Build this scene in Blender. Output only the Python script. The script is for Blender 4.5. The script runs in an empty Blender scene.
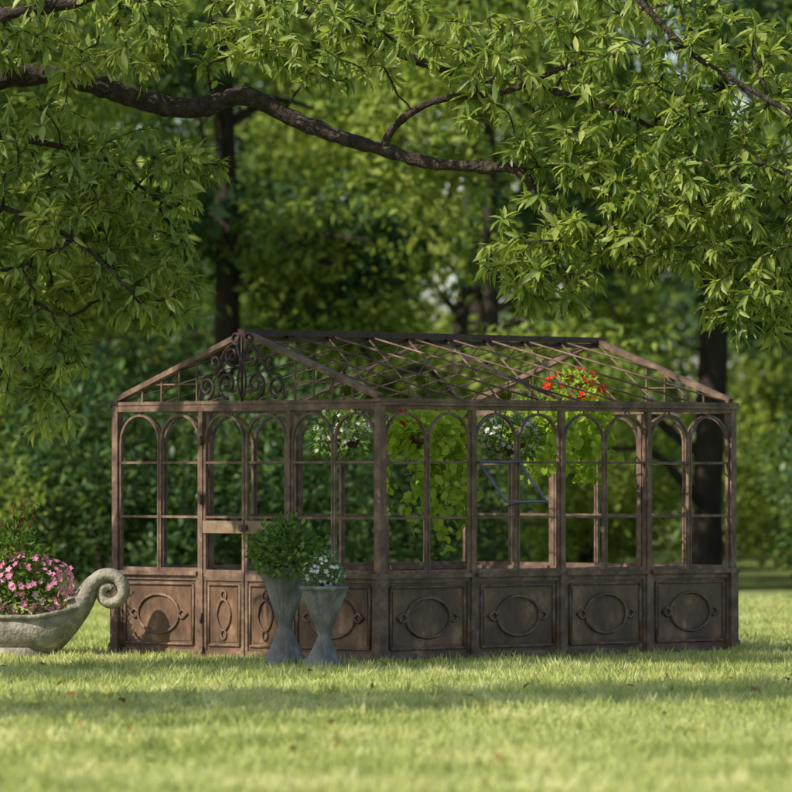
import bpy, math, random
import numpy as np
from mathutils import Vector, Matrix
random.seed(5)
rng = np.random.default_rng(11)
scene = bpy.context.scene
scene.view_settings.view_transform = 'Standard'
scene.view_settings.look = 'None'
scene.view_settings.exposure = 0

# ------------------------------------------------------------------ materials
def new_mat(name):
    m = bpy.data.materials.new(name); m.use_nodes = True
    nt = m.node_tree
    for n in list(nt.nodes): nt.nodes.remove(n)
    out = nt.nodes.new('ShaderNodeOutputMaterial')
    return m, nt, out

def ramp(nt, fac, stops):
    r = nt.nodes.new('ShaderNodeValToRGB')
    el = r.color_ramp.elements
    while len(el) < len(stops): el.new(0.5)
    for e, (p, c) in zip(el, stops):
        e.position = p; e.color = (c[0], c[1], c[2], 1)
    nt.links.new(fac, r.inputs[0])
    return r.outputs[0]

def leaf_mat(name, dark, mid, light, trans=0.4, tboost=1.5, noise=False, gloss=0.0):
    """thin leaf: diffuse + translucent (+ a little sheen)"""
    m, nt, out = new_mat(name)
    at = nt.nodes.new('ShaderNodeAttribute'); at.attribute_name = 'rnd'
    fac = at.outputs['Fac']
    if noise:
        ge = nt.nodes.new('ShaderNodeNewGeometry')
        nz = nt.nodes.new('ShaderNodeTexNoise'); nz.inputs['Scale'].default_value = 0.55
        nz.inputs['Detail'].default_value = 4; nz.inputs['Roughness'].default_value = 0.7
        nt.links.new(ge.outputs['Position'], nz.inputs['Vector'])
        a = nt.nodes.new('ShaderNodeMath'); a.operation = 'MULTIPLY_ADD'
        nt.links.new(fac, a.inputs[0]); a.inputs[1].default_value = 0.5
        b = nt.nodes.new('ShaderNodeMath'); b.operation = 'MULTIPLY_ADD'
        nt.links.new(nz.outputs['Fac'], b.inputs[0]); b.inputs[1].default_value = 1.7; b.inputs[2].default_value = -0.55
        nt.links.new(b.outputs[0], a.inputs[2]); fac = a.outputs[0]
    col = ramp(nt, fac, [(0.05, dark), (0.5, mid), (0.98, light)])
    p = nt.nodes.new('ShaderNodeBsdfDiffuse'); nt.links.new(col, p.inputs['Color'])
    base = p.outputs[0]
    if gloss > 0:
        gl = nt.nodes.new('ShaderNodeBsdfGlossy'); gl.inputs['Roughness'].default_value = 0.4
        gl.inputs['Color'].default_value = (.9,.9,.8,1)
        mg = nt.nodes.new('ShaderNodeMixShader'); mg.inputs[0].default_value = gloss
        nt.links.new(base, mg.inputs[1]); nt.links.new(gl.outputs[0], mg.inputs[2]); base = mg.outputs[0]
    t = nt.nodes.new('ShaderNodeBsdfTranslucent')
    mx = nt.nodes.new('ShaderNodeMix'); mx.data_type = 'RGBA'; mx.blend_type = 'MULTIPLY'
    mx.inputs[0].default_value = 1
    nt.links.new(col, mx.inputs[6]); mx.inputs[7].default_value = (tboost*1.15, tboost*1.1, tboost*0.55, 1)
    nt.links.new(mx.outputs[2], t.inputs['Color'])
    ms = nt.nodes.new('ShaderNodeMixShader'); ms.inputs[0].default_value = trans
    nt.links.new(base, ms.inputs[1]); nt.links.new(t.outputs[0], ms.inputs[2])
    nt.links.new(ms.outputs[0], out.inputs[0])
    return m

def surf_mat(name, stops, scale=6, detail=6, rough=0.7, metal=0.0, bump=0.3, stretch=(1,1,1), bscale=None, spec=0.4, bdist=0.01):
    m, nt, out = new_mat(name)
    tc = nt.nodes.new('ShaderNodeTexCoord')
    mp = nt.nodes.new('ShaderNodeMapping'); mp.inputs['Scale'].default_value = stretch
    nt.links.new(tc.outputs['Object'], mp.inputs[0])
    nz = nt.nodes.new('ShaderNodeTexNoise'); nz.inputs['Scale'].default_value = scale
    nz.inputs['Detail'].default_value = detail; nz.inputs['Roughness'].default_value = 0.65
    nt.links.new(mp.outputs[0], nz.inputs['Vector'])
    col = ramp(nt, nz.outputs['Fac'], stops)
    p = nt.nodes.new('ShaderNodeBsdfPrincipled')
    p.inputs['Roughness'].default_value = rough; p.inputs['Metallic'].default_value = metal
    p.inputs['Specular IOR Level'].default_value = spec
    nt.links.new(col, p.inputs['Base Color'])
    n2 = nt.nodes.new('ShaderNodeTexNoise'); n2.inputs['Scale'].default_value = bscale or scale*4
    n2.inputs['Detail'].default_value = 4
    nt.links.new(mp.outputs[0], n2.inputs['Vector'])
    bp = nt.nodes.new('ShaderNodeBump'); bp.inputs['Strength'].default_value = bump
    bp.inputs['Distance'].default_value = bdist
    nt.links.new(n2.outputs['Fac'], bp.inputs['Height']); nt.links.new(bp.outputs[0], p.inputs['Normal'])
    nt.links.new(p.outputs[0], out.inputs[0])
    return m

M_oak = leaf_mat('oak_leaf', (0.10,0.155,0.035), (0.26,0.34,0.075), (0.50,0.54,0.17), 0.42, 1.5, gloss=.04)
M_bg = leaf_mat('woodland_leaf', (0.08,0.135,0.04), (0.23,0.31,0.065), (0.46,0.50,0.13), 0.4, 1.5)
M_bg2 = leaf_mat('dark_leaf', (0.03,0.07,0.028), (0.075,0.14,0.045), (0.17,0.25,0.075), 0.35, 1.4, gloss=.03)
M_lime = leaf_mat('lime_leaf', (0.20,0.32,0.04), (0.36,0.50,0.07), (0.55,0.66,0.12), 0.42, 1.4)
M_green = leaf_mat('bedding_leaf', (0.06,0.13,0.03), (0.13,0.23,0.05), (0.26,0.37,0.09), 0.35, 1.4, gloss=.04)
M_grey = leaf_mat('silver_leaf', (0.09,0.17,0.07), (0.16,0.25,0.12), (0.27,0.35,0.2), 0.3, 1.2)
M_grass = leaf_mat('grass_blade', (0.18,0.24,0.07), (0.50,0.54,0.19), (0.80,0.76,0.44), 0.36, 1.3, noise=True)
M_white = leaf_mat('white_petal', (0.65,0.65,0.6), (0.78,0.78,0.74), (0.8,0.8,0.8), 0.3, 1.0)
M_pink = leaf_mat('pink_petal', (0.6,0.16,0.30), (0.8,0.32,0.50), (0.85,0.55,0.66), 0.3, 1.0)
M_red = leaf_mat('red_petal', (0.6,0.03,0.012), (0.75,0.05,0.02), (0.8,0.10,0.03), 0.3, 1.0)
M_redstem = leaf_mat('red_foliage', (0.12,0.06,0.02), (0.2,0.10,0.03), (0.26,0.15,0.05), 0.3, 1.0)
M_brownleaf = leaf_mat('fallen_leaf', (0.14,0.07,0.025), (0.28,0.14,0.05), (0.38,0.24,0.09), 0.2, 1.0)
M_bark = surf_mat('bark', [(0.3,(0.03,0.022,0.016)),(0.55,(0.075,0.055,0.042)),(0.75,(0.19,0.155,0.12))], 14, 8, 0.9, 0, 1.0, (1,1,1), 34, 0.2, 0.04)
M_barkbg = surf_mat('bark_dark', [(0.3,(0.03,0.024,0.018)),(0.6,(0.065,0.05,0.038)),(0.8,(0.12,0.10,0.08))], 5, 6, 0.9, 0, 0.8, (1,1,0.3), 14, 0.2, 0.03)
M_rust = surf_mat('rusted_iron', [(0.3,(0.07,0.038,0.024)),(0.5,(0.175,0.104,0.067)),(0.72,(0.36,0.235,0.16))], 7, 8, 0.6, 0.1, 0.5, (1,1,1), 60, 0.5, 0.004)
M_sheet = surf_mat('rusted_sheet', [(0.30,(0.045,0.026,0.017)),(0.44,(0.115,0.064,0.038)),(0.57,(0.20,0.108,0.06)),(0.70,(0.42,0.255,0.15))], 3.6, 11, 0.55, 0.1, 0.5, (1,1,0.7), 40, 0.5, 0.004)
M_dark = surf_mat('dark_iron', [(0.3,(0.04,0.023,0.022)),(0.7,(0.11,0.064,0.058))], 8, 6, 0.55, 0.2, 0.3, (1,1,1), 50, 0.4, 0.004)
M_lock = surf_mat('pale_rust', [(0.3,(0.16,0.10,0.06)),(0.6,(0.32,0.22,0.13)),(0.8,(0.42,0.31,0.2))], 9, 8, 0.6, 0.1, 0.4, (1,1,1), 60, 0.4, 0.004)
M_vent = surf_mat('vent_paint', [(0.3,(0.11,0.10,0.16)),(0.7,(0.24,0.22,0.31))], 9, 5, 0.45, 0.2, 0.2)
M_stone = surf_mat('weathered_stone', [(0.25,(0.11,0.095,0.065)),(0.42,(0.26,0.23,0.17)),(0.6,(0.42,0.38,0.30)),(0.8,(0.55,0.51,0.42))], 9, 10, 0.9, 0, 1.0, (1,1,1), 40, 0.2, 0.015)
M_conc = surf_mat('grey_concrete', [(0.28,(0.09,0.088,0.075)),(0.5,(0.22,0.215,0.195)),(0.72,(0.39,0.38,0.34))], 8, 10, 0.9, 0, 0.9, (1,1,0.45), 50, 0.2, 0.01)
M_soil = surf_mat('soil', [(0.3,(0.02,0.014,0.01)),(0.7,(0.06,0.042,0.03))], 20, 6, 0.95)
M_gravel = surf_mat('gravel', [(0.3,(0.16,0.15,0.14)),(0.7,(0.34,0.32,0.3))], 14, 6, 0.95, bscale=60)
M_coir = surf_mat('coir', [(0.3,(0.05,0.03,0.018)),(0.7,(0.14,0.09,0.05))], 30, 6, 0.95)

def ground_mat():
    m, nt, out = new_mat('lawn_ground')
    ge = nt.nodes.new('ShaderNodeNewGeometry')
    n1 = nt.nodes.new('ShaderNodeTexNoise'); n1.inputs['Scale'].default_value = 0.5; n1.inputs['Detail'].default_value = 6
    nt.links.new(ge.outputs['Position'], n1.inputs['Vector'])
    col = ramp(nt, n1.outputs['Fac'], [(0.3,(0.11,0.15,0.045)),(0.55,(0.21,0.25,0.08)),(0.75,(0.33,0.33,0.15))])
    p = nt.nodes.new('ShaderNodeBsdfDiffuse')
    nt.links.new(col, p.inputs['Color'])
    nt.links.new(p.outputs[0], out.inputs[0])
    return m
M_ground = ground_mat()

# ------------------------------------------------------------------ mesh helpers
def link(o, parent=None):
    scene.collection.objects.link(o)
    if parent: o.parent = parent
    return o
def empty(name, loc=(0,0,0), rotz=0):
    e = bpy.data.objects.new(name, None); e.empty_display_size = 0.2
    e.location = loc; e.rotation_euler = (0,0,rotz)
    return link(e)

class MB:
    def __init__(s): s.v=[]; s.f=[]; s.m=[]; s.s=[]; s.mats=[]
    def add(s, V, F, mat, smooth=False):
        if mat not in s.mats: s.mats.append(mat)
        i = s.mats.index(mat); o = len(s.v)
        s.v += [tuple(map(float, p)) for p in V]
        for f in F:
            s.f.append([o+k for k in f]); s.m.append(i); s.s.append(smooth)
    def box(s, lo, hi, mat):
        x0,y0,z0=[min(a,b) for a,b in zip(lo,hi)]; x1,y1,z1=[max(a,b) for a,b in zip(lo,hi)]
        V=[(x0,y0,z0),(x1,y0,z0),(x1,y1,z0),(x0,y1,z0),(x0,y0,z1),(x1,y0,z1),(x1,y1,z1),(x0,y1,z1)]
        s.add(V,[(0,3,2,1),(4,5,6,7),(0,1,5,4),(1,2,6,5),(2,3,7,6),(3,0,4,7)],mat)
    def bar(s, a, b, w, h, mat, up=(0,0,1)):
        a=Vector(a); b=Vector(b); d=(b-a).normalized(); u=Vector(up)
        x=d.cross(u).normalized(); y=x.cross(d).normalized()
        V=[]
        for p in (a,b):
            for sx,sy in ((-1,-1),(1,-1),(1,1),(-1,1)):
                V.append(p+x*sx*w/2+y*sy*h/2)
        s.add(V,[(0,1,2,3),(7,6,5,4),(0,4,5,1),(1,5,6,2),(2,6,7,3),(3,7,4,0)],mat)
    def tube(s, pts, rad, mat, n=6, closed=False, flat=1.0, flatdir=None):
        P=[Vector(p) for p in pts]; N=len(P)
        if not hasattr(rad,'__len__'): rad=[rad]*N
        V=[]; prev=None
        for i in range(N):
            if closed: d=(P[(i+1)%N]-P[i-1]).normalized()
            else: d=(P[min(i+1,N-1)]-P[max(i-1,0)]).normalized()
            if flatdir is not None: x=Vector(flatdir)
            else:
                if prev is None: prev = d.orthogonal().normalized() if abs(d.z)>.9 else d.cross(Vector((0,0,1))).normalized()
                x = prev-d*prev.dot(d)
                x = x.normalized() if x.length>1e-5 else d.orthogonal().normalized()
                prev=x
            y=d.cross(x).normalized()
            for k in range(n):
                a=2*math.pi*k/n
                V.append(P[i]+x*math.cos(a)*rad[i]*flat+y*math.sin(a)*rad[i])
        F=[]
        for i in range(N if closed else N-1):
            j=(i+1)%N
            for k in range(n):
                l=(k+1)%n
                F.append((i*n+k,i*n+l,j*n+l,j*n+k))
        if not closed:
            F.append(tuple(range(n))[::-1]); F.append(tuple((N-1)*n+k for k in range(n)))
        s.add(V,F,mat,True)
    def lathe(s, prof, mat, n=32, c=(0,0,0), fn=None):
        V=[]
        for r,z in prof:
            for k in range(n):
                a=2*math.pi*k/n; rr = fn(r,z,a) if fn else r
                V.append((c[0]+rr*math.cos(a), c[1]+rr*math.sin(a), c[2]+z))
        F=[]
        for i in range(len(prof)-1):
            for k in range(n):
                l=(k+1)%n; F.append((i*n+k,i*n+l,(i+1)*n+l,(i+1)*n+k))
        s.add(V,F,mat,True)
    def obj(s, name, parent=None):
        me=bpy.data.meshes.new(name); me.from_pydata(s.v,[],s.f)
        for m in s.mats: me.materials.append(m)
        me.polygons.foreach_set('material_index',s.m)
        me.polygons.foreach_set('use_smooth',s.s)
        me.update()
        return link(bpy.data.objects.new(name,me),parent)

def build_mesh(name, parts, mats):
    nv=sum(len(p[0]) for p in parts)
    me=bpy.data.meshes.new(name)
    V=np.concatenate([p[0] for p in parts]); R=np.concatenate([p[3] for p in parts])
    L=[];LT=[];MI=[];SM=[];o=0
    for p in parts:
        L.append((p[1]+o).ravel()); LT.append(np.full(len(p[1]),p[1].shape[1]))
        MI.append(np.full(len(p[1]),p[2])); SM.append(np.full(len(p[1]),p[4])); o+=len(p[0])
    L=np.concatenate(L);LT=np.concatenate(LT);MI=np.concatenate(MI);SM=np.concatenate(SM)
    me.vertices.add(nv); me.vertices.foreach_set('co',V.astype(np.float32).ravel())
    me.loops.add(len(L)); me.loops.foreach_set('vertex_index',L.astype(np.int32))
    me.polygons.add(len(LT))
    LS=np.concatenate([[0],np.cumsum(LT)[:-1]])
    me.polygons.foreach_set('loop_start',LS.astype(np.int32)); me.polygons.foreach_set('loop_total',LT.astype(np.int32))
    me.polygons.foreach_set('material_index',MI.astype(np.int32)); me.polygons.foreach_set('use_smooth',SM.astype(bool))
    for m in mats: me.materials.append(m)
    me.update(calc_edges=True)
    a=me.attributes.new('rnd','FLOAT','POINT'); a.data.foreach_set('value',R.astype(np.float32))
    return me

def nrm(a): return a/np.maximum(np.linalg.norm(a,axis=-1,keepdims=True),1e-9)
LEAF_V=np.array([(0,0,0),(-.13,.3,.035),(0,.35,-.01),(.13,.3,.035),(-.12,.62,.02),(0,.68,-.045),(.12,.62,.02),(0,1,-.13)])
LEAF_F=np.array([(0,2,1),(0,3,2),(1,2,5),(1,5,4),(2,3,6),(2,6,5),(4,5,7),(5,6,7)])
OV_V=np.array([(0,0,0),(-.24,.45,.05),(.24,.45,.05),(0,1,-.08)])
OV_F=np.array([(0,2,1),(1,2,3)])
RND_V=np.array([(0,0,0),(-.33,.35,.06),(0,.5,-.02),(.33,.35,.06),(-.25,.8,.02),(.25,.8,.02),(0,1,-.1)])
RND_F=np.array([(0,2,1),(0,3,2),(1,2,4),(2,3,5),(4,2,6),(2,5,6)])
fa=[(0,0,-.12)]
for k in range(10):
    a=2*math.pi*k/10; r=.5 if k%2==0 else .3
    fa.append((r*math.cos(a),r*math.sin(a),.05))
FLO_V=np.array(fa); FLO_F=np.array([(0,1+k,1+(k+1)%10) for k in range(10)])

def clump(p, f=1.0):
    x,y,z=p[:,0]*f,p[:,1]*f,p[:,2]*f
    s=np.sin(1.7*x+.8*z+1.3)*np.cos(1.9*y-1.1*z)+.7*np.sin(3.1*z+2.3*x-1.2*y)+.5*np.cos(4.3*x-3.7*z+2.9*y)
    return np.clip(.5+s*.25,0,1)

def scatter(tv, tf, pos, d, n, sc, mi=0, wid=None, rnd=None):
    d=nrm(d); x=nrm(np.cross(d,n)); z=np.cross(x,d)
    N=len(pos); sc=np.asarray(sc).reshape(-1,1,1)
    tvv=np.repeat(tv[None],N,0)*sc
    if wid is not None: tvv[:,:,0]*=np.asarray(wid).reshape(-1,1)
    V=pos[:,None,:]+tvv[:,:,0:1]*x[:,None]+tvv[:,:,1:2]*d[:,None]+tvv[:,:,2:3]*z[:,None]
    F=(tf[None]+np.arange(N)[:,None,None]*len(tv)).reshape(-1,tf.shape[1])
    if rnd is None: rnd=.6*rng.random(N)+.4*clump(pos)
    return (V.reshape(-1,3),F,mi,np.repeat(rnd,len(tv)),True)

def cones(A,B,ra,rb,n=6,mi=0):
    d=nrm(B-A); up=np.where(np.abs(d[:,2:3])>.9,np.array([[1.,0,0]]),np.array([[0,0,1.]]))
    x=nrm(np.cross(d,up)); y=np.cross(d,x)
    a=np.arange(n)*2*math.pi/n
    ring=x[:,None]*np.cos(a)[None,:,None]+y[:,None]*np.sin(a)[None,:,None]
    V=np.concatenate([A[:,None]+ring*ra[:,None,None],B[:,None]+ring*rb[:,None,None]],1)
    k=np.arange(n); l=(k+1)%n
    f=np.stack([k,k+n,l+n,l],1)
    F=(f[None]+np.arange(len(A))[:,None,None]*2*n).reshape(-1,4)
    return (V.reshape(-1,3),F,mi,np.zeros(len(A)*2*n),True)

def catmull(pts, per=6):
    P=np.array(pts,float); P=np.vstack([2*P[0]-P[1],P,2*P[-1]-P[-2]]); out=[]
    for i in range(1,len(P)-2):
        p0,p1,p2,p3=P[i-1:i+3]
        for t in np.linspace(0,1,per,endpoint=False):
            out.append(.5*(2*p1+(-p0+p2)*t+(2*p0-5*p1+4*p2-p3)*t*t+(-p0+3*p1-3*p2+p3)*t**3))
    out.append(P[-2]); return np.array(out)

def ell(c, r, n, shell=0.5):
    d=nrm(rng.normal(size=(n,3))); u=rng.random(n)**(1/3.)
    u=np.where(rng.random(n)<shell, .75+.25*u, u)
    return np.array(c)+d*u[:,None]*np.array(r)

def grow(limbs, tips, step=0.16, arch=0.15, r0=0.004, pw=0.42, wob=0.12):
    cap=400000
    P=np.zeros((cap,3)); par=np.full(cap,-1); lim=np.zeros(cap,bool); rad=np.zeros(cap); n=0
    for L in limbs:
        prev=-1
        if n>0: prev=int(np.argmin(((P[:n]-L[0,:3])**2).sum(1)))
        for q in L:
            P[n]=q[:3]; par[n]=prev; lim[n]=True; rad[n]=q[3]; prev=n; n+=1
    D=np.array([np.min(((P[:n]-t)**2).sum(1)) for t in tips]); order=np.argsort(D)
    tipn=np.zeros(len(tips),int)
    for oi in order:
        t=tips[oi]; dd=((P[:n]-t)**2).sum(1); dd=dd*(1+0.4*(P[:n,2]>t[2]+.3))
        j=int(np.argmin(dd)); a=P[j].copy(); L=math.sqrt(((a-t)**2).sum())
        k=max(2,int(math.ceil(L/step)))
        c=(a+t)/2+np.array([0,0,arch*L])+rng.normal(size=3)*wob*L
        prev=j
        for i in range(1,k+1):
            s=i/k; q=(1-s)**2*a+2*s*(1-s)*c+s*s*t
            if i<k: q=q+rng.normal(size=3)*0.012
            P[n]=q; par[n]=prev; prev=n; n+=1
        tipn[oi]=prev
    cnt=np.zeros(n); cnt[tipn]=1
    for i in range(n-1,-1,-1):
        if par[i]>=0: cnt[par[i]]+=cnt[i]
    r=np.where(lim[:n],rad[:n],r0*np.maximum(cnt,1)**pw)
    return P[:n],par[:n],r,lim[:n],tipn

def branch_part(P,par,r,lim,mi=0,n=6,skip_limbs=True):
    idx=np.where((par>=0)&~(lim if skip_limbs else np.zeros(len(lim),bool)))[0]
    A=P[par[idx]]; B=P[idx]; ra=np.minimum(r[par[idx]],r[idx]*1.25); rb=r[idx]
    return cones(A,B,ra,rb,n,mi)

def limb_tube_part(L, n=12, mi=0, rough=0.06):
    P=L[:,:3]; N=len(P)
    d=nrm(np.gradient(P,axis=0)); x=np.cross(d,[0,0,1.]); bad=np.linalg.norm(x,axis=1)<.2
    x[bad]=np.cross(d[bad],[0,1.,0]); x=nrm(x)
    for i in range(1,N):
        if (x[i]*x[i-1]).sum()<0: x[i]*=-1
    y=np.cross(d,x); a=np.arange(n)*2*math.pi/n
    rr=L[:,3][:,None]*(1+rng.normal(size=(N,n))*rough)*(1+rng.normal(size=(N,1))*rough*.8)
    V=P[:,None]+rr[...,None]*(x[:,None]*np.cos(a)[None,:,None]+y[:,None]*np.sin(a)[None,:,None])
    F=[]
    for i in range(N-1):
        for k in range(n):
            l=(k+1)%n; F.append((i*n+k,(i+1)*n+k,(i+1)*n+l,i*n+l))
    return (V.reshape(-1,3),np.array(F),mi,np.zeros(N*n),True)

# ------------------------------------------------------------------ ground, lawn
g=MB(); g.add([(-900,-300,0),(900,-300,0),(900,1500,0),(-900,1500,0)],[(0,1,2,3)],M_ground); g.obj('ground')

def grass_patch(seed, S=2.0, n=4600):
    r=np.random.default_rng(seed)
    pos=np.zeros((n,3)); pos[:,0]=(r.random(n)-.5)*S; pos[:,1]=(r.random(n)-.5)*S
    cx=(r.random((130,2))-.5)*S; k=r.integers(0,130,n//3)
    pos[:len(k),:2]=cx[k]+r.normal(size=(len(k),2))*.03
    h=r.uniform(.025,.065,n); h[:len(k)]*=r.uniform(.9,1.9,130)[k]
    d=np.stack([r.normal(size=n)*.55,r.normal(size=n)*.55,np.ones(n)],1)
    nn=np.stack([r.normal(size=n),r.normal(size=n),np.zeros(n)+.01],1)
    tv=np.array([(-.09,0,0),(.09,0,0),(0,1,.2)]); tf=np.array([(0,1,2)])
    rn=r.random(n); rn[:len(k)]=np.clip(.25*rn[:len(k)]+.75*r.random(130)[k],0,1)
    return build_mesh('grass_tuft_patch',[scatter(tv,tf,pos,d,nn,h,0,np.full(n,1.2),rn)],[M_grass])
patches=[grass_patch(s) for s in range(3)]
grass=empty('lawn_grass')
for i in range(-4,5):
    for j in range(24):
        x=i*2.0; y=26+j*2.0
        if abs(x)>5 and y<44: continue
        o=bpy.data.objects.new('turf',patches[(i*7+j*3)%3]); o.location=(x,y,0); o.rotation_euler=(0,0,random.choice([0,1,2,3])*math.pi/2)
        link(o,grass)

dv=MB(); V=[];F=[]
for k in range(20):
    x=3+k*3.0; y=74.3-2.6*(1-math.exp(-(x-3)/5)); V+= [(x,y-.9,.004),(x,y+1.1,.004)]
for k in range(19): F.append((2*k,2*k+2,2*k+3,2*k+1))
dv.add(V,F,M_gravel); dv.obj('gravel_driveway')

n=110; pos=np.stack([rng.uniform(-5,5,n),rng.uniform(29,50,n),rng.uniform(.05,.075,n)],1)
d=np.stack([rng.normal(size=n),rng.normal(size=n),rng.normal(size=n)*.3],1); nn=np.tile([0,0,1.],(n,1))+rng.normal(size=(n,3))*.4
link(bpy.data.objects.new('fallen_leaves',build_mesh('fallen_leaves',[scatter(RND_V,RND_F,pos,d,nn,rng.uniform(.05,.09,n))],[M_brownleaf])))

# ------------------------------------------------------------------ greenhouse
W=3.20; Lg=4.32; HE=2.15; HR=2.73
gh=empty('greenhouse',(-0.13,47.0,0),math.radians(45))
def wall(name, o, d, n, nb, length, door=None, vent=None):
    o=Vector(o); d=Vector(d); n=Vector(n); b=length/nb
    m=MB()
    def bx(s0,s1,z0,z1,t0,t1,mat):
        p=o+d*s0+n*t0; q=o+d*s1+n*t1
        m.box((p.x,p.y,z0),(q.x,q.y,z1),mat)
    def pt(s,z,t): 
        p=o+d*s+n*t; return (p.x,p.y,z)
    hw=.024
    for i in range(1,nb): 
        bx(i*b-hw,i*b+hw,.70,HE-.06,-.024,.026,M_rust)
        bx(i*b-hw-.012,i*b+hw+.012,0,.70,-.03,.034,M_rust)
        bx(i*b-hw-.022,i*b+hw+.022,0,.10,-.035,.045,M_rust)
    hw=.036
    for i in range(nb):
        s0=i*b+(.045 if i==0 else hw); s1=(i+1)*b-(.045 if i==nb-1 else hw)
        isd = (door==i)
        zt=.70
        bx(s0,s1,.03,zt,-.012,.004,M_sheet)
        if not isd:
            bx(s0,s1,0,.075,-.02,.022,M_rust); bx(s0,s1,.66,zt,-.018,.020,M_rust)
            bx(s0-.006,s1+.006,zt,.735,-.05,.050,M_rust)
            subs=[(s0,s1)]
        else:
            c=(s0+s1)/2; subs=[(s0,c-.008),(c+.008,s1)]
            for a0,a1 in subs:
                bx(a0,a1,.012,.07,-.02,.018,M_rust); bx(a0,a1,.66,.72,-.018,.018,M_rust)
        for a0,a1 in subs:
            e=.045 if isd else .055
            z0,z1=.115,.625
            bx(a0,a0+.03,.075,.66,-.015,.016,M_rust); bx(a1-.03,a1,.075,.66,-.015,.016,M_rust)
            x0,x1=a0+e+.01,a1-e-.01
            t=.014
            for (p,q) in (((x0,z0),(x1,z0)),((x1,z0),(x1,z1)),((x1,z1),(x0,z1)),((x0,z1),(x0,z0))):
                m.tube([pt(p[0],p[1],.008),pt(q[0],q[1],.008)],t,M_rust,6)
            bx(x0+.03,x1-.03,z0+.03,z1-.03,-.01,.010,M_sheet)
            c=(a0+a1)/2; zc=(z0+z1)/2
            if not isd:
                rx,rz=.255,.165
                P=[pt(c+rx*math.cos(t),zc+rz*math.sin(t),.018) for t in np.linspace(0,2*math.pi,40,endpoint=False)]
                m.tube(P,.014,M_rust,6,closed=True)
                for sg in (-1,1):
                    Q=[]
                    for t in np.linspace(0,1,9):
                        Q.append((c+sg*(rx+.0+.11*t),zc+.045*math.sin(math.pi*min(1,t*1.15))*(1-t*.5)))
                    up=[pt(a,bb,.018) for a,bb in Q]; dn=[pt(a,2*zc-bb,.018) for a,bb in Q]
                    m.tube(up,.012,M_rust,5); m.tube(dn,.012,M_rust,5)
            else:
                P=[]
                for t in np.linspace(0,2*math.pi,32,endpoint=False):
                    P.append(pt(c+.085*math.sin(t)*(1-.15*abs(math.cos(t))),zc+.13*math.cos(t),.018))
                m.tube(P,.011,M_rust,6,closed=True)
                for sg in (-1,1):
                    P=[pt(c+.03*math.sin(t),zc+sg*(.165+.04*math.cos(t)),.018) for t in np.linspace(0,2*math.pi,14,endpoint=False)]
                    m.tube(P,.009,M_rust,5,closed=True)
        s0=i*b+(.04 if i==0 else .026); s1=(i+1)*b-(.04 if i==nb-1 else .026)
        c=(s0+s1)/2; gap=.010
        for h,(a0,a1) in enumerate(((s0,c-gap/2),(c+gap/2,s1))):
            w=.018 if not isd else .028
            zb=.735 if not isd else .72
            r=(a1-a0)/2-w/2; cc=(a0+a1)/2; zs=2.06-r
            bx(a0,a0+w,zb,zs,-.014,.014,M_rust); bx(a1-w,a1,zb,zs,-.014,.014,M_rust)
            AP=[(cc+r*math.cos(t),zs+r*math.sin(t)) for t in np.linspace(0,math.pi,17)]
            for k in range(16):
                m.bar(pt(*AP[k],0),pt(*AP[k+1],0),.026,.02,M_rust,up=(AP[k][0]-cc)*d+Vector((0,0,AP[k][1]-zs)))
            for zr in (1.185,1.645):
                bx(a0+w,a1-w,zr,zr+.02,-.010,.010,M_rust)
            bx(a0+w,a1-w,zb,zb+.03,-.013,.013,M_rust)
            bx(cc-.005,cc+.005,2.07,HE-.06,-.006,.006,M_rust)
            if isd:
                bx(a0+.002,a1-.002,1.06,1.165,-.022,.024,M_lock)
        if isd:
            bx(c-.05,c+.05,1.08,1.13,.026,.036,M_dark)
            m.tube([pt(c+.03,1.11,.036),pt(c+.03,1.11,.075),pt(c+.10,1.11,.08)],.008,M_dark,6)
            for hz in (.3,1.3,1.8):
                m.tube([pt(s0-.002,hz,.04),pt(s0-.002,hz+.08,.04)],.012,M_dark,6)
    bx(.04,length-.04,HE-.06,HE-.005,-.034,.032,M_rust)
    if vent is not None:
        a0,a1=vent; ang=math.radians(44); Lv=.46; t0=.03
        A=pt(a0,1.66,t0);B=pt(a1,1.66,t0)
        dz=-Lv*math.cos(ang); dn=Lv*math.sin(ang)
        C=pt(a1,1.66+dz,t0+dn); D=pt(a0,1.66+dz,t0+dn)
        for p,q in ((A,B),(B,C),(C,D),(D,A)): m.tube([p,q],.012,M_vent,6)
        m.tube([pt(a0+.03,1.66-.42,t0),pt((a0+a1)/2,1.66+dz,t0+dn)],.006,M_dark,5)
    return m.obj(name,gh)
wall('gable_wall_front',(0,W,0),(0,-1,0),(-1,0,0),3,W,door=1)
wall('side_wall_near',(0,0,0),(1,0,0),(0,-1,0),4,Lg,vent=(Lg/4+.05,Lg/4+.53))
wall('gable_wall_back',(Lg,0,0),(0,1,0),(1,0,0),3,W)
wall('side_wall_far',(Lg,W,0),(-1,0,0),(0,1,0),4,Lg)
m=MB()
for x in (0,Lg):
    for y in (0,W):
        m.box((x-.034,y-.034,0),(x+.034,y+.034,HE-.006),M_rust)
        m.box((x-.046,y-.046,0),(x+.046,y+.046,.70),M_rust)
        m.box((x-.056,y-.056,0),(x+.056,y+.056,.11),M_rust)
        m.box((x-.056,y-.056,.695),(x+.056,y+.056,.738),M_rust)
m.obj('corner_posts',gh)
m=MB(); ym=W/2
def rz(y): return HE+.02+(HR-HE-.02)*(1-abs(y-ym)/ym)
for y in (0,W):
    m.box((-.048,y-.048,HE),(Lg+.048,y+.048,HE+.03),M_dark if y==W else M_rust)
    m.box((-.044,y-.06 if y==0 else y+.045,HE-.025),(Lg+.044,y-.045 if y==0 else y+.06,HE-.002),M_rust)
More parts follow.
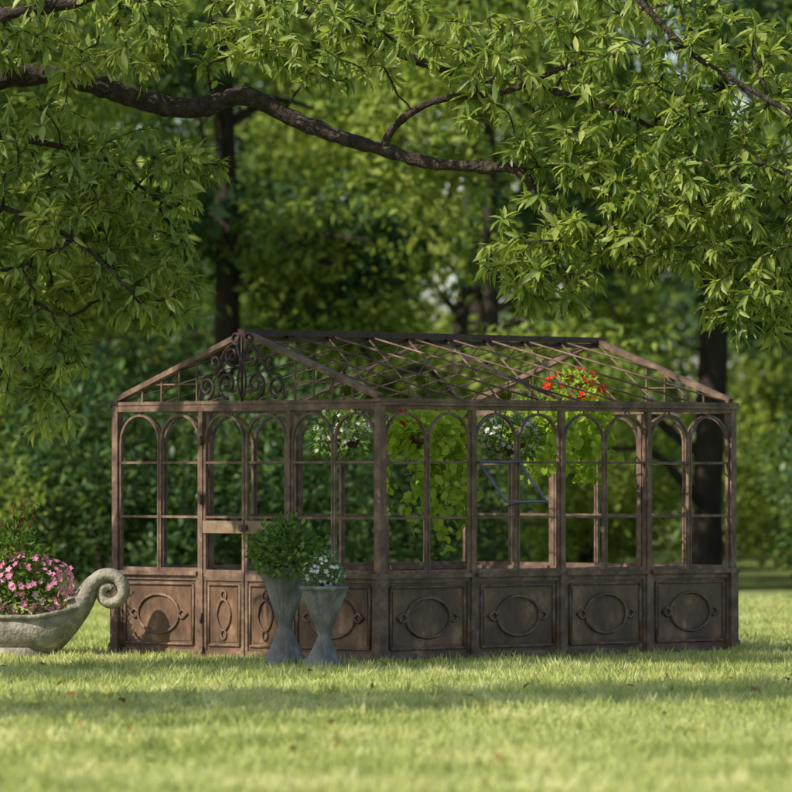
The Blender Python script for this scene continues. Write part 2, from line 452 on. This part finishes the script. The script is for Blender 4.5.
for x in (0,Lg):
    m.box((x-.04,.049,HE-.004),(x+.04,W-.049,HE+.024),M_rust)
m.bar((-.05,ym,HR+.02),(Lg+.05,ym,HR+.02),.09,.05,M_dark)
m.bar((-.045,ym,HR-.03),(Lg+.045,ym,HR-.03),.03,.04,M_dark)
for x in (0,Lg):
    for s in (0,1):
        y0=0 if s==0 else W
        m.bar((x,y0,HE+.045),(x,ym,HR+.012),.065,.045,M_rust)
x=Lg/2
for y0 in (0,W): m.bar((x,y0,HE+.035),(x,ym,HR-.01),.022,.022,M_dark)
for s in (0,1):
    y0=0 if s==0 else W
    st=Lg/9
    for k in range(-2,10):
        for sg in (1,-1):
            xa=k*st if sg==1 else Lg-k*st; xb=xa+sg*2.0*st
            t0,t1=0,1
            def cl(t): return xa+(xb-xa)*t
            if sg==1:
                if xa<0: t0=-xa/(xb-xa)
                if xb>Lg: t1=(Lg-xa)/(xb-xa)
            else:
                if xa>Lg: t0=(xa-Lg)/(xa-xb)
                if xb<0: t1=xa/(xa-xb)
            if t1-t0<.05: continue
            ya=y0+(ym-y0)*t0; yb=y0+(ym-y0)*t1
            m.tube([(cl(t0),ya,rz(ya)-.008*sg),(cl(t1),yb,rz(yb)-.008*sg)],.009 if s==0 else .006,M_rust if s==0 else M_dark,5)
m.obj('roof_frame',gh)
m=MB()
def scroll(c,r0,r1,a0,turns,x,rad=.010,sg=1):
    P=[]
    for t in np.linspace(0,1,int(26*abs(turns))+4):
        a=a0+turns*2*math.pi*t; r=r0+(r1-r0)*t
        P.append((x,ym+sg*(c[0]+r*math.cos(a)),c[1]+r*math.sin(a)))
    m.tube(P,[rad]*len(P),M_dark,6)
x=-.045
for sg in (-1,1):
    scroll((.17,2.31),.12,.03,-1.6,1.25,x,.013,sg)
    scroll((.43,2.285),.095,.03,math.pi+1.4,-1.2,x,.013,sg)
    scroll((.12,2.55),.085,.025,-2.0,1.2,x,.012,sg)
    scroll((.33,2.50),.07,.02,-.6,-1.1,x,.011,sg)
    scroll((.07,2.70),.055,.02,-1.8,1.1,x,.010,sg)
    P=catmull([(x,ym+sg*.015,2.20),(x,ym+sg*.05,2.34),(x,ym+sg*.02,2.50),(x,ym+sg*.06,2.64),(x,ym,2.76)],6); m.tube(P,.010,M_dark,5)
    P=catmull([(x,ym+sg*.52,2.19),(x,ym+sg*.47,2.37),(x,ym+sg*.30,2.42),(x,ym+sg*.22,2.58),(x,ym+sg*.06,2.68)],6); m.tube(P,.011,M_dark,5)
m.tube([(x,ym,2.17),(x,ym,2.77)],.012,M_dark,6)
for x in (0,Lg):
    for sg in (-1,1):
        for dy in (.60,.82,1.04,1.28):
            y=ym+sg*dy; m.bar((x,y,HE+.02),(x,y,rz(y)-.0),.014,.014,M_rust,up=(1,0,0))
        yy=.60; m.bar((x,ym+sg*yy,2.32),(x,ym+sg*1.18,2.32),.012,.012,M_rust)
m.obj('gable_ornament',gh)
m=MB(); m.box((.06,.06,0.0),(Lg-.06,W-.06,.03),M_gravel); m.obj('gravel_floor',gh)

# ------------------------------------------------------------------ plants in containers
def bush_parts(c, r, n, size, tmpl='ov', mi=0, flat=.4, hang=0.0, shell=.6, wid=1.0):
    tv,tf = {'ov':(OV_V,OV_F),'leaf':(LEAF_V,LEAF_F),'rnd':(RND_V,RND_F),'flo':(FLO_V,FLO_F)}[tmpl]
    pos=ell(c,r,n,shell); out=nrm((pos-np.array(c))/np.array(r))
    if tmpl=='flo':
        nn=out+rng.normal(size=(n,3))*.4+np.array([0,-.3,.3]); d=np.cross(nn,rng.normal(size=(n,3)))
    else:
        d=out+rng.normal(size=(n,3))*.5+np.array([0,0,.3-hang]); nn=out*.5+np.array([0,0,.9])+rng.normal(size=(n,3))*flat
    return scatter(tv,tf,pos,d,nn,rng.uniform(.7,1.25,n)*size,mi,np.full(n,wid))
def stems(c, pts, r=.004, mi=0):
    A=np.tile(np.array(c,float),(len(pts),1)); B=np.asarray(pts); 
    M=(A+B)/2+np.array([0,0,.05])
    return [cones(A,M,np.full(len(A),r),np.full(len(A),r*.8),5,mi),cones(M,B,np.full(len(A),r*.8),np.full(len(A),r*.5),5,mi)]
def child(name,parts,mats,parent):
    return link(bpy.data.objects.new(name,build_mesh(name,parts,mats)),parent)

def urn(name, x, y, h, rt, rn, rb):
    e=empty(name,(x,y,0),random.random()*3)
    m=MB(); prof=[]
    zn=.40*h
    prof=[(0.0,.0),(rb,.0),(rb*1.0,.03)]
    for t in np.linspace(.08,1,10): prof.append((rb+(rn-rb)*(t**.72), .03+(zn-.03)*t))
    for t in np.linspace(.1,1,10): prof.append((rn+(rt-rn)*(t**1.05), zn+(h-.035-zn)*t))
    prof+=[(rt+.012,h-.03),(rt+.016,h-.008),(rt+.006,h),(rt-.02,h),(rt-.03,h-.05),(0,h-.06)]
    m.lathe(prof,M_conc,72,fn=lambda r,z,a: r*(1+(.045*abs(math.sin(a*9)) if .03<z<h-.05 else 0)))
    m.lathe([(0,h-.03),(rt-.025,h-.032)],M_soil,24)
    m.obj('urn',e); return e
u1=urn('trumpet_urn_planter',-.90,46.6,.80,.20,.05,.19)
tips=ell((0,0,.95),(.2,.2,.14),50)
child('foliage',[bush_parts((0,0,.94),(.30,.28,.20),1200,.05,'rnd',0,.5)]+[bush_parts((.05,0,1.1),(.14,.09,.14),160,.05,'rnd',0,.5)]+[bush_parts((-.14,0,.85),(.3,.2,.14),300,.05,'rnd',0,.5)]+[bush_parts((.2,0,.9),(.22,.2,.14),180,.05,'rnd',0,.5)]+[bush_parts((0,0,.95),(.38,.34,.27),120,.045,'rnd',0,.5,shell=1)]+stems((0,0,.78),tips,.004),[M_green],u1)
u2=urn('trumpet_urn_planter',-.58,46.0,.66,.185,.045,.165)
p2=bush_parts((0,0,.74),(.17,.16,.11),500,.045,'ov',0,.5)
child('foliage',[p2]+[bush_parts((-.04,0,.84),(.11,.1,.12),160,.04,'ov',0,.5)]+[bush_parts((.1,0,.72),(.13,.1,.09),120,.04,'ov',0,.5)]+stems((0,0,.62),ell((0,0,.75),(.12,.12,.1),30),.003),[M_grey],u2)
child('flowers',[bush_parts((-.02,0,.77),(.18,.17,.15),85,.042,'flo',0,shell=1.0)],[M_white],u2)

bp=empty('stone_boat_planter',(-3.42,48.7,0),math.radians(-4))
m=MB()
xs=np.linspace(-.82,.82,33)
V=[];F=[]; K=18
def hull(x):
    t=abs(x)/.82
    zb=.03+.34*max(0,(t-.62)/.38)**1.4
    zt=.36+.20*t**5
    hw=.25*(1-t**3.0)+.07
    return zb,zt,hw
for x in xs:
    zb,zt,hw=hull(x)
    for k in range(K):
        a=math.pi*k/(K-1)
        yy=-hw*math.cos(a); s=math.sin(a)
        V.append((x,yy,zt-(zt-zb)*s**.5))
    for k in range(K):
        a=math.pi*(1-k/(K-1)); h2=max(hw-.035,.01)
        V.append((x,-h2*math.cos(a),zt+.004-(.07*math.sin(a)**.5)))
n2=2*K
for i in range(len(xs)-1):
    for k in range(n2):
        l=(k+1)%n2; F.append((i*n2+k,(i+1)*n2+k,(i+1)*n2+l,i*n2+l))
F.append(tuple(range(n2))); F.append(tuple((len(xs)-1)*n2+k for k in range(n2))[::-1])
m.add(V,F,M_stone,True)
m.tube([(-.74,-.16,.42),(-.4,-.312,.352),(0,-.325,.35),(.4,-.312,.352),(.74,-.16,.42)],.02,M_stone,8)
m.lathe([(0,0),(.27,0),(.275,.03),(.26,.06),(.25,.09),(0,.10)],M_stone,32,fn=lambda r,z,a:r*(1+.8*abs(math.cos(a))))
for sg in (-1,1):
    P=[];R=[]
    for q,r in (((.68,.41),.12),((.75,.47),.11),((.80,.54),.09),((.84,.62),.07)):
        P.append((sg*q[0],0,q[1])); R.append(r)
    cx,cz=.995,.56
    for t in np.linspace(0,1,34):
        a=math.pi*.80-t*2*math.pi*1.25
        r=.155-.115*t
        P.append((sg*(cx+r*math.cos(a)),0,cz+r*math.sin(a))); R.append(.062-.026*t)
    C=catmull([p+(r,) for p,r in zip(P,R)],2)
    m.tube([tuple(c[:3]) for c in C],[c[3] for c in C],M_stone,12,flat=1.5,flatdir=(0,1,0))
m.obj('trough',bp)
child('foliage',[bush_parts((-.02,0,.50),(.62,.25,.2),1300,.07,'ov',0,.6)]+[bush_parts((.10,0,.76),(.38,.2,.28),800,.075,'ov',0,.6)]+[bush_parts((.16,0,.98),(.18,.14,.16),160,.08,'leaf',0,.6)]+[bush_parts((.5,-.02,.46),(.2,.2,.13),200,.06,'ov',0,.6)]+stems((0,0,.33),ell((0,0,.6),(.5,.2,.2),60),.004),[M_green],bp)
child('pink_flowers',[bush_parts((.30,-.05,.62),(.42,.26,.28),330,.062,'flo',0,shell=1.0)],[M_pink],bp)
P=[(.1+.25*k+.05*rng.normal(),.05*rng.normal(),1.12+.2*rng.random()) for k in (0,.3,.6,1.0)]
sp_=[]
for p in P:
    c=catmull([(.2,0,.75),((.2+p[0])/2,0,.98),p],6); sp_.append(cones(c[:-1],c[1:],np.full(len(c)-1,.004),np.full(len(c)-1,.003),5,0))
    q=np.repeat(c[5:],3,0); sp_.append(scatter(OV_V,OV_F,q,rng.normal(size=q.shape)+np.array([0,0,.6]),rng.normal(size=q.shape),rng.uniform(.04,.07,len(q)),0))
child('flower_spikes',sp_,[M_redstem],bp)

def basket(name,x,y,z,r,roofz):
    e=empty(name,(x,y,z)); m=MB()
    prof=[(0.0,-r*.75)]+[(r*math.sin(t),-r*.75*math.cos(t)) for t in np.linspace(.15,math.pi/2,8)]+[(r*.93,0.0),(0,-.02)]
    m.lathe(prof,M_coir,24)
    for a in (0,2.1,4.2): m.tube([(r*math.cos(a),r*math.sin(a),0),(0,0,min(.4,roofz-z-.02))],.004,M_dark,5)
    m.tube([(0,0,min(.4,roofz-z-.02)-.005),(0,0,roofz-z)],.004,M_dark,5)
    m.obj('basket',e); return e
def vines(nv,L0,L1,rad,front=5):
    pp=[];vs=[]
    for k in range(nv):
        a=rng.random()*6.28; rr=rad*(.4+.6*rng.random()); L=rng.uniform(L0,L1)
        if k<front: a=rng.uniform(-.9,.9)
        c=catmull([(rr*.5*math.cos(a),rr*.5*math.sin(a),.03),(rr*math.cos(a),rr*math.sin(a),0),(rr*1.25*math.cos(a)+.03*rng.normal(),rr*1.2*math.sin(a),-L*.5),(rr*1.3*math.cos(a)+.05*rng.normal(),rr*1.1*math.sin(a),-L)],5)
        vs.append(cones(c[:-1],c[1:],np.full(len(c)-1,.004),np.full(len(c)-1,.003),5,0))
        q=np.repeat(c,3,0)+rng.normal(size=(len(c)*3,3))*.03; nn=rng.normal(size=q.shape)*.6+np.array([math.cos(a),math.sin(a)-.6,.5])
        dd=rng.normal(size=q.shape)*.7+np.array([0,-.2,-.6]); pp.append(scatter(RND_V,RND_F,q,dd,nn,rng.uniform(.06,.125,len(q)),0))
    return pp+vs
b1=basket('hanging_basket',.27,48.5,1.88,.16,2.42)
child('trailing_vines',[bush_parts((0,0,.03),(.34,.26,.16),230,.11,'rnd',0,.6,.3)]+vines(18,.25,.95,.32,5),[M_lime],b1)
child('red_flowers',[bush_parts((-.26,.0,.1),(.09,.1,.14),26,.06,'flo')],[M_red],b1)
b2=basket('hanging_basket',.96,49.0,1.82,.15,2.36)
child('foliage',[bush_parts((0,0,.04),(.28,.22,.18),600,.07,'ov',0,.5,.3)],[M_green],b2)
child('white_flowers',[bush_parts((0,-.03,.06),(.28,.22,.19),130,.055,'flo',shell=1)],[M_white],b2)
b3=basket('hanging_basket',1.54,49.5,2.02,.16,2.36)
child('foliage',[bush_parts((0,0,.06),(.30,.22,.18),480,.08,'ov',0,.5,.2),bush_parts((.02,0,.28),(.18,.15,.14),140,.06,'ov')]+vines(12,.2,.55,.3,3),[M_lime],b3)
child('red_flowers',[bush_parts((.0,-.04,.26),(.28,.18,.2),65,.06,'flo',shell=1)],[M_red],b3)
b4=basket('hanging_basket',-.46,49.5,1.86,.15,2.55)
child('foliage',[bush_parts((0,0,.04),(.28,.22,.2),500,.07,'ov',0,.5,.3)],[M_green],b4)
child('white_flowers',[bush_parts((0,0,.06),(.26,.22,.19),80,.045,'flo',shell=1)],[M_white],b4)
b5=basket('hanging_basket',1.22,50.4,1.98,.15,2.6)
child('foliage',[bush_parts((0,0,.04),(.28,.22,.18),450,.08,'ov',0,.5,.3)]+vines(8,.2,.45,.27,2),[M_lime],b5)
child('red_flowers',[bush_parts((0,0,.06),(.24,.22,.17),20,.05,'flo',shell=1)],[M_red],b5)

# ------------------------------------------------------------------ big oak with limb over the greenhouse
def LB(pts,per=7): return catmull(pts,per)
limbs=[
 LB([(-6.9,47.6,-.1,.42),(-6.8,47.6,.5,.34),(-6.6,47.5,2,.30),(-6.5,47.5,3.4,.28),(-6.3,47.4,5,.22),(-6.2,47.6,7,.15),(-5.8,47.8,9,.08)]),
 LB([(-6.5,47.5,3.2,.16),(-5.0,47.3,4.2,.12),(-3.9,47.2,4.68,.095),(-2.96,47.1,4.84,.085),(-2.51,47,4.76,.08),(-2.14,47,4.64,.078),(-1.69,47,4.55,.075),(-1.24,46.9,4.65,.07),(-.87,46.9,4.48,.065),(-.46,46.8,4.31,.06),(-.09,46.8,4.20,.056),(.28,46.7,4.09,.052),(.69,46.7,4.06,.047),(.98,46.6,4.03,.042),(1.14,46.6,3.84,.035),(1.29,46.5,3.56,.028),(1.26,46.5,3.27,.018)]),
 LB([(-.12,46.8,4.2,.032),(.02,46.7,4.42,.03),(.35,46.6,4.6,.028),(.9,46.5,4.66,.024),(1.5,46.4,4.9,.02),(2.3,46.3,5.0,.014)]),
 LB([(-6.3,47.4,4.9,.12),(-4.5,47.2,6.2,.10),(-1.7,47.5,6.15,.08),(1.0,46.5,6.4,.06),(3.5,46,6.3,.04),(5.2,46,5.6,.02)]),
 LB([(-5.0,47.3,4.2,.075),(-4.2,46.6,4.8,.065),(-3.25,46.4,5.24,.06),(-2.8,46.4,5.34,.055),(-2.4,46.3,5.45,.05),(-1.6,46.2,5.85,.03)]),
 LB([(-1.7,47.5,6.15,.05),(-.79,47.5,5.46,.045),(-.46,47.4,5.28,.042),(.03,47.3,5.03,.038),(.6,47.3,4.83,.032),(1.1,47.2,4.75,.028),(1.9,47,4.5,.02),(2.7,47,4.0,.012)]),
 LB([(.8,46.5,6.35,.04),(1.8,46,5.5,.028),(2.4,45.9,4.9,.022),(3.2,45.8,4.4,.018),(3.8,45.8,3.8,.012)]),
 LB([(-5.0,47.3,4.2,.05),(-4.2,46.5,4.1,.038),(-3.4,46.2,3.8,.026),(-2.6,46,3.45,.018),(-2.1,45.9,3.0,.010)]),
 LB([(-3.9,47.2,4.65,.035),(-3.3,46.8,4.35,.028),(-2.5,46.6,4.15,.02),(-1.8,46.5,3.7,.010)]),
]
tips=np.concatenate([
 ell((-2.95,46.5,3.7),(.85,.8,1.0),230,.3), ell((-2.1,46.6,3.9),(.75,.7,.5),85,.3), ell((-2.85,46.2,2.45),(.35,.4,.6),40,.2),
 ell((-2.0,46.3,3.15),(.45,.4,.4),50,.3), ell((-3.3,46.2,2.9),(.4,.4,.6),40,.3), ell((-2.6,46.6,5.2),(.9,.8,.45),90,.3), ell((-.6,46.9,5.15),(1.3,.9,.4),95,.3),
 ell((1.9,46.6,4.75),(1.5,.9,.85),260,.3), ell((2.4,46.5,3.75),(1.15,.8,.6),210,.3), ell((3.0,46.4,3.05),(.6,.6,.4),60,.3),
 ell((1.25,46.5,3.35),(.55,.5,.5),60,.3), ell((-6.5,50.5,7.2),(3.0,2.4,1.8),80,.3), ell((0,50,7.2),(4,2.0,1.0),80,.3), ell((5.0,46.5,5.0),(1.7,1.4,1.5),80,.3)])
P,par,r,lim,tipn=grow(limbs,tips,.14,.12,.0042,.42)
base=[];dirs=[];tone=[]
for t in tipn:
    a=P[t]; p1=par[t]; p2=par[p1] if par[p1]>=0 else p1
    tw=nrm((a-P[p1])+1e-6); segs=[(a,P[p1]),(P[p1],P[p2])]; tt=rng.random()
    for q in range(rng.integers(13,20)):
        s=segs[0 if q<11 else 1]; u=rng.random()
        if q<6: u*=.15
        b=s[0]*(1-u)+s[1]*u
        dd=tw*.5+nrm(rng.normal(size=3))*1.0+np.array([0,0,-.4])
        base.append(b);dirs.append(dd);tone.append(.4*tt+.6*rng.random())
base=np.array(base);dirs=nrm(np.array(dirs)); n=len(base)
nn=np.tile([0,0,1.],(n,1))+rng.normal(size=(n,3))*.5
leaves=scatter(LEAF_V,LEAF_F,base,dirs,nn,rng.uniform(.10,.20,n),1,rng.uniform(.75,1.15,n),np.array(tone))
parts=[limb_tube_part(L,14,0,.09) for L in limbs]+[branch_part(P,par,r,lim),leaves]
link(bpy.data.objects.new('oak_tree',build_mesh('oak_tree',parts,[M_bark,M_oak])))

# ------------------------------------------------------------------ woodland trees
def make_tree(name, H, crown, ntips, nleaf, lsize, spread, matl, tr=.2, lean=.3, nb=20):
    z0=crown[0]
    trunk=LB([(0,0,-.1,tr*1.4),(0,0,.5,tr*1.1),(lean*.3,.1,H*.3,tr*.9),(lean,.1,H*.6,tr*.6),(lean*.8,0,H*.92,tr*.15)],5)
    ls=[trunk]
    for k in range(9):
        f=rng.uniform(z0/H,.85); i=int(f*(len(trunk)-1)); a=k*2.4+rng.random(); R=crown[1]*(1-.5*f)*rng.uniform(.6,.95)
        s=trunk[i,:3]; e=s+np.array([R*math.cos(a),R*math.sin(a),R*rng.uniform(.1,.55)])
        mid=(s+e)/2+np.array([0,0,.15*R])
        ls.append(LB([tuple(s)+(tr*.4,),tuple(mid)+(tr*.25,),tuple(e)+(tr*.08,)],6))
    tp=[]
    for k in range(nb):
        f=rng.uniform(0,1); z=z0+(H-z0)*f; R=crown[1]*(math.sin(math.pi*min(.97,max(.12,f*.85+.15)))**.6)
        a=rng.random()*6.28; rr=R*math.sqrt(rng.random())*.9
        s=rng.uniform(.7,1.3)*spread
        tp.append(ell((rr*math.cos(a),rr*math.sin(a),z),(s,s,s*.6),ntips//nb,.6))
    tp=np.concatenate(tp)
    P,par,r,lim,tn=grow(ls,tp,.4,.1,.008,.42)
    per=nleaf//len(tp)
    c=np.repeat(P[tn],per,0); off=rng.normal(size=c.shape)*np.array([.26,.26,.16]); pos=c+off; n=len(pos)
    d=rng.normal(size=(n,3))+np.array([0,0,-.4])+off*1.5; nn=np.tile([0,0,1.],(n,1))+rng.normal(size=(n,3))*.5
    lv=scatter(OV_V,OV_F,pos,d,nn,rng.uniform(.7,1.3,n)*lsize,1)
    return build_mesh(name,[limb_tube_part(L,8) for L in ls]+[branch_part(P,par,r,lim,0,5),lv],[M_barkbg,matl])
T1=make_tree('tree_a',11,(2.2,3.4),380,13000,.21,.85,M_bg,.13)
T2=make_tree('tree_b',13,(3.0,3.8),400,13000,.23,.95,M_bg2,.2)
T3=make_tree('tree_c',9,(1.2,2.8),340,11500,.19,.8,M_bg,.10)
T4=make_tree('tree_d',12,(3.5,2.0),200,3000,.22,.55,M_bg,.16,.3,13)
def make_shrub(name,H,R,n,ls,matl):
    st=[LB([(0,0,-.05,.03),(.2*R*math.cos(a),.2*R*math.sin(a),H*.4,.02),(.55*R*math.cos(a),.55*R*math.sin(a),H*.8,.008)],4) for a in (0,1.3,2.6,3.9,5.2)]
    tp=np.concatenate([ell((R*.5*math.cos(a),R*.5*math.sin(a),H*h),(R*.5,R*.5,H*.27),26,.7) for a,h in ((0,.3),(1,.6),(2,.35),(3,.7),(4,.4),(5,.62),(0.5,.78),(5.8,.25))])
    tp[:,2]=np.maximum(tp[:,2],.1)
    P,par,r,lim,tn=grow(st,tp,.25,.1,.005,.4)
    per=n//len(tp); c=np.repeat(P[tn],per,0); off=rng.normal(size=c.shape)*.13; pos=c+off; pos[:,2]=np.maximum(pos[:,2],.03); k=len(pos)
    d=rng.normal(size=(k,3))+off*4; nn=np.tile([0,0,1.],(k,1))+rng.normal(size=(k,3))*.6
    return build_mesh(name,[branch_part(P,par,r,lim,0,5,False),scatter(OV_V,OV_F,pos,d,nn,rng.uniform(.7,1.3,k)*ls,1)],[M_barkbg,matl])
S1=make_shrub('shrub_a',2.6,1.5,6000,.14,M_bg2)
S2=make_shrub('shrub_b',1.8,1.3,5000,.12,M_bg)
def put(name,me,x,y,s=1,parent=None,sz=None):
    o=bpy.data.objects.new(name,me); o.location=(x,y,0); o.rotation_euler=(0,0,random.random()*6.28)
    k=s*random.uniform(.92,1.08); o.scale=(k,k,k*(sz or 1)); return link(o,parent)
for me,x,y,s in ((T1,-8.5,74,1),(T3,-5.0,75,1),(T2,-2.4,80,1),(T1,1.2,77.5,1.0),(T2,4.3,79.5,1.05),(T3,8.2,77,1.1),(T1,12,79,1.1),(T2,-13,79,1)):
    put('broadleaf_tree',me,x,y,s)
for me,x,y,s in ((S1,-7.5,71.5,1),(S2,-5.6,70.6,1),(S1,-3.6,71.8,1.05),(S1,-1.5,72,1.1),(S1,.6,74,.9),(S1,6.2,76,1),(S2,7.9,75.5,1.2),(S1,10,76.4,1.1),(S1,-10.4,72,1.1)):
    put('shrub',me,x,y,s)
wd=empty('woodland')
for row,(y,sp,sc) in enumerate(((89,6.4,1.1),(100,6.0,1.1),(112,5.4,1.05),(124,4.8,.98))):
    x=-18+row%2*2.5
    while x<20:
        put('tree',random.choice([T1,T1,T2,T3]),x+random.uniform(-1,1),y+random.uniform(-2,2),sc,wd)
        put('understorey',random.choice([S1,S1,S2]),x+random.uniform(-2,2),y-3+random.uniform(-1,1),1.3+.3*row,wd)
        x+=sp
for x,y,s in ((-8.0,34.5,.95),(-12.5,31.5,1.4),(-9,41.5,1.0),(-15,37.5,1.4)):
    put('shade_tree',T4,x,y,s)

# ------------------------------------------------------------------ light
el=math.radians(40); S=Vector((-.85,-.52,0)).normalized()*math.cos(el); S.z=math.sin(el)
ld=bpy.data.lights.new('sun','SUN'); ld.energy=5.0; ld.angle=math.radians(.5); ld.color=(1,.95,.84)
lo=bpy.data.objects.new('sun',ld); lo.rotation_euler=(-S).to_track_quat('-Z','Y').to_euler(); lo.location=(-20,20,30); link(lo)
w=bpy.data.worlds.new('World'); scene.world=w; w.use_nodes=True
nt=w.node_tree; bg=nt.nodes['Background']; sk=nt.nodes.new('ShaderNodeTexSky'); sk.sky_type='NISHITA'; sk.sun_disc=False
sk.sun_elevation=el; sk.sun_rotation=math.atan2(S.x,S.y)
nt.links.new(sk.outputs[0],bg.inputs[0]); bg.inputs[1].default_value=.15

cd=bpy.data.cameras.new('camera'); cam=bpy.data.objects.new('camera',cd); link(cam)
cam.location=(0,0,1.55); cam.rotation_euler=(math.radians(90),0,0)
cd.sensor_width=36; cd.lens=5734/792*36; cd.shift_y=79/792
cd.clip_start=.5; cd.clip_end=3000
cd.dof.use_dof=True; cd.dof.focus_distance=46.5; cd.dof.aperture_fstop=2.6
scene.camera=cam
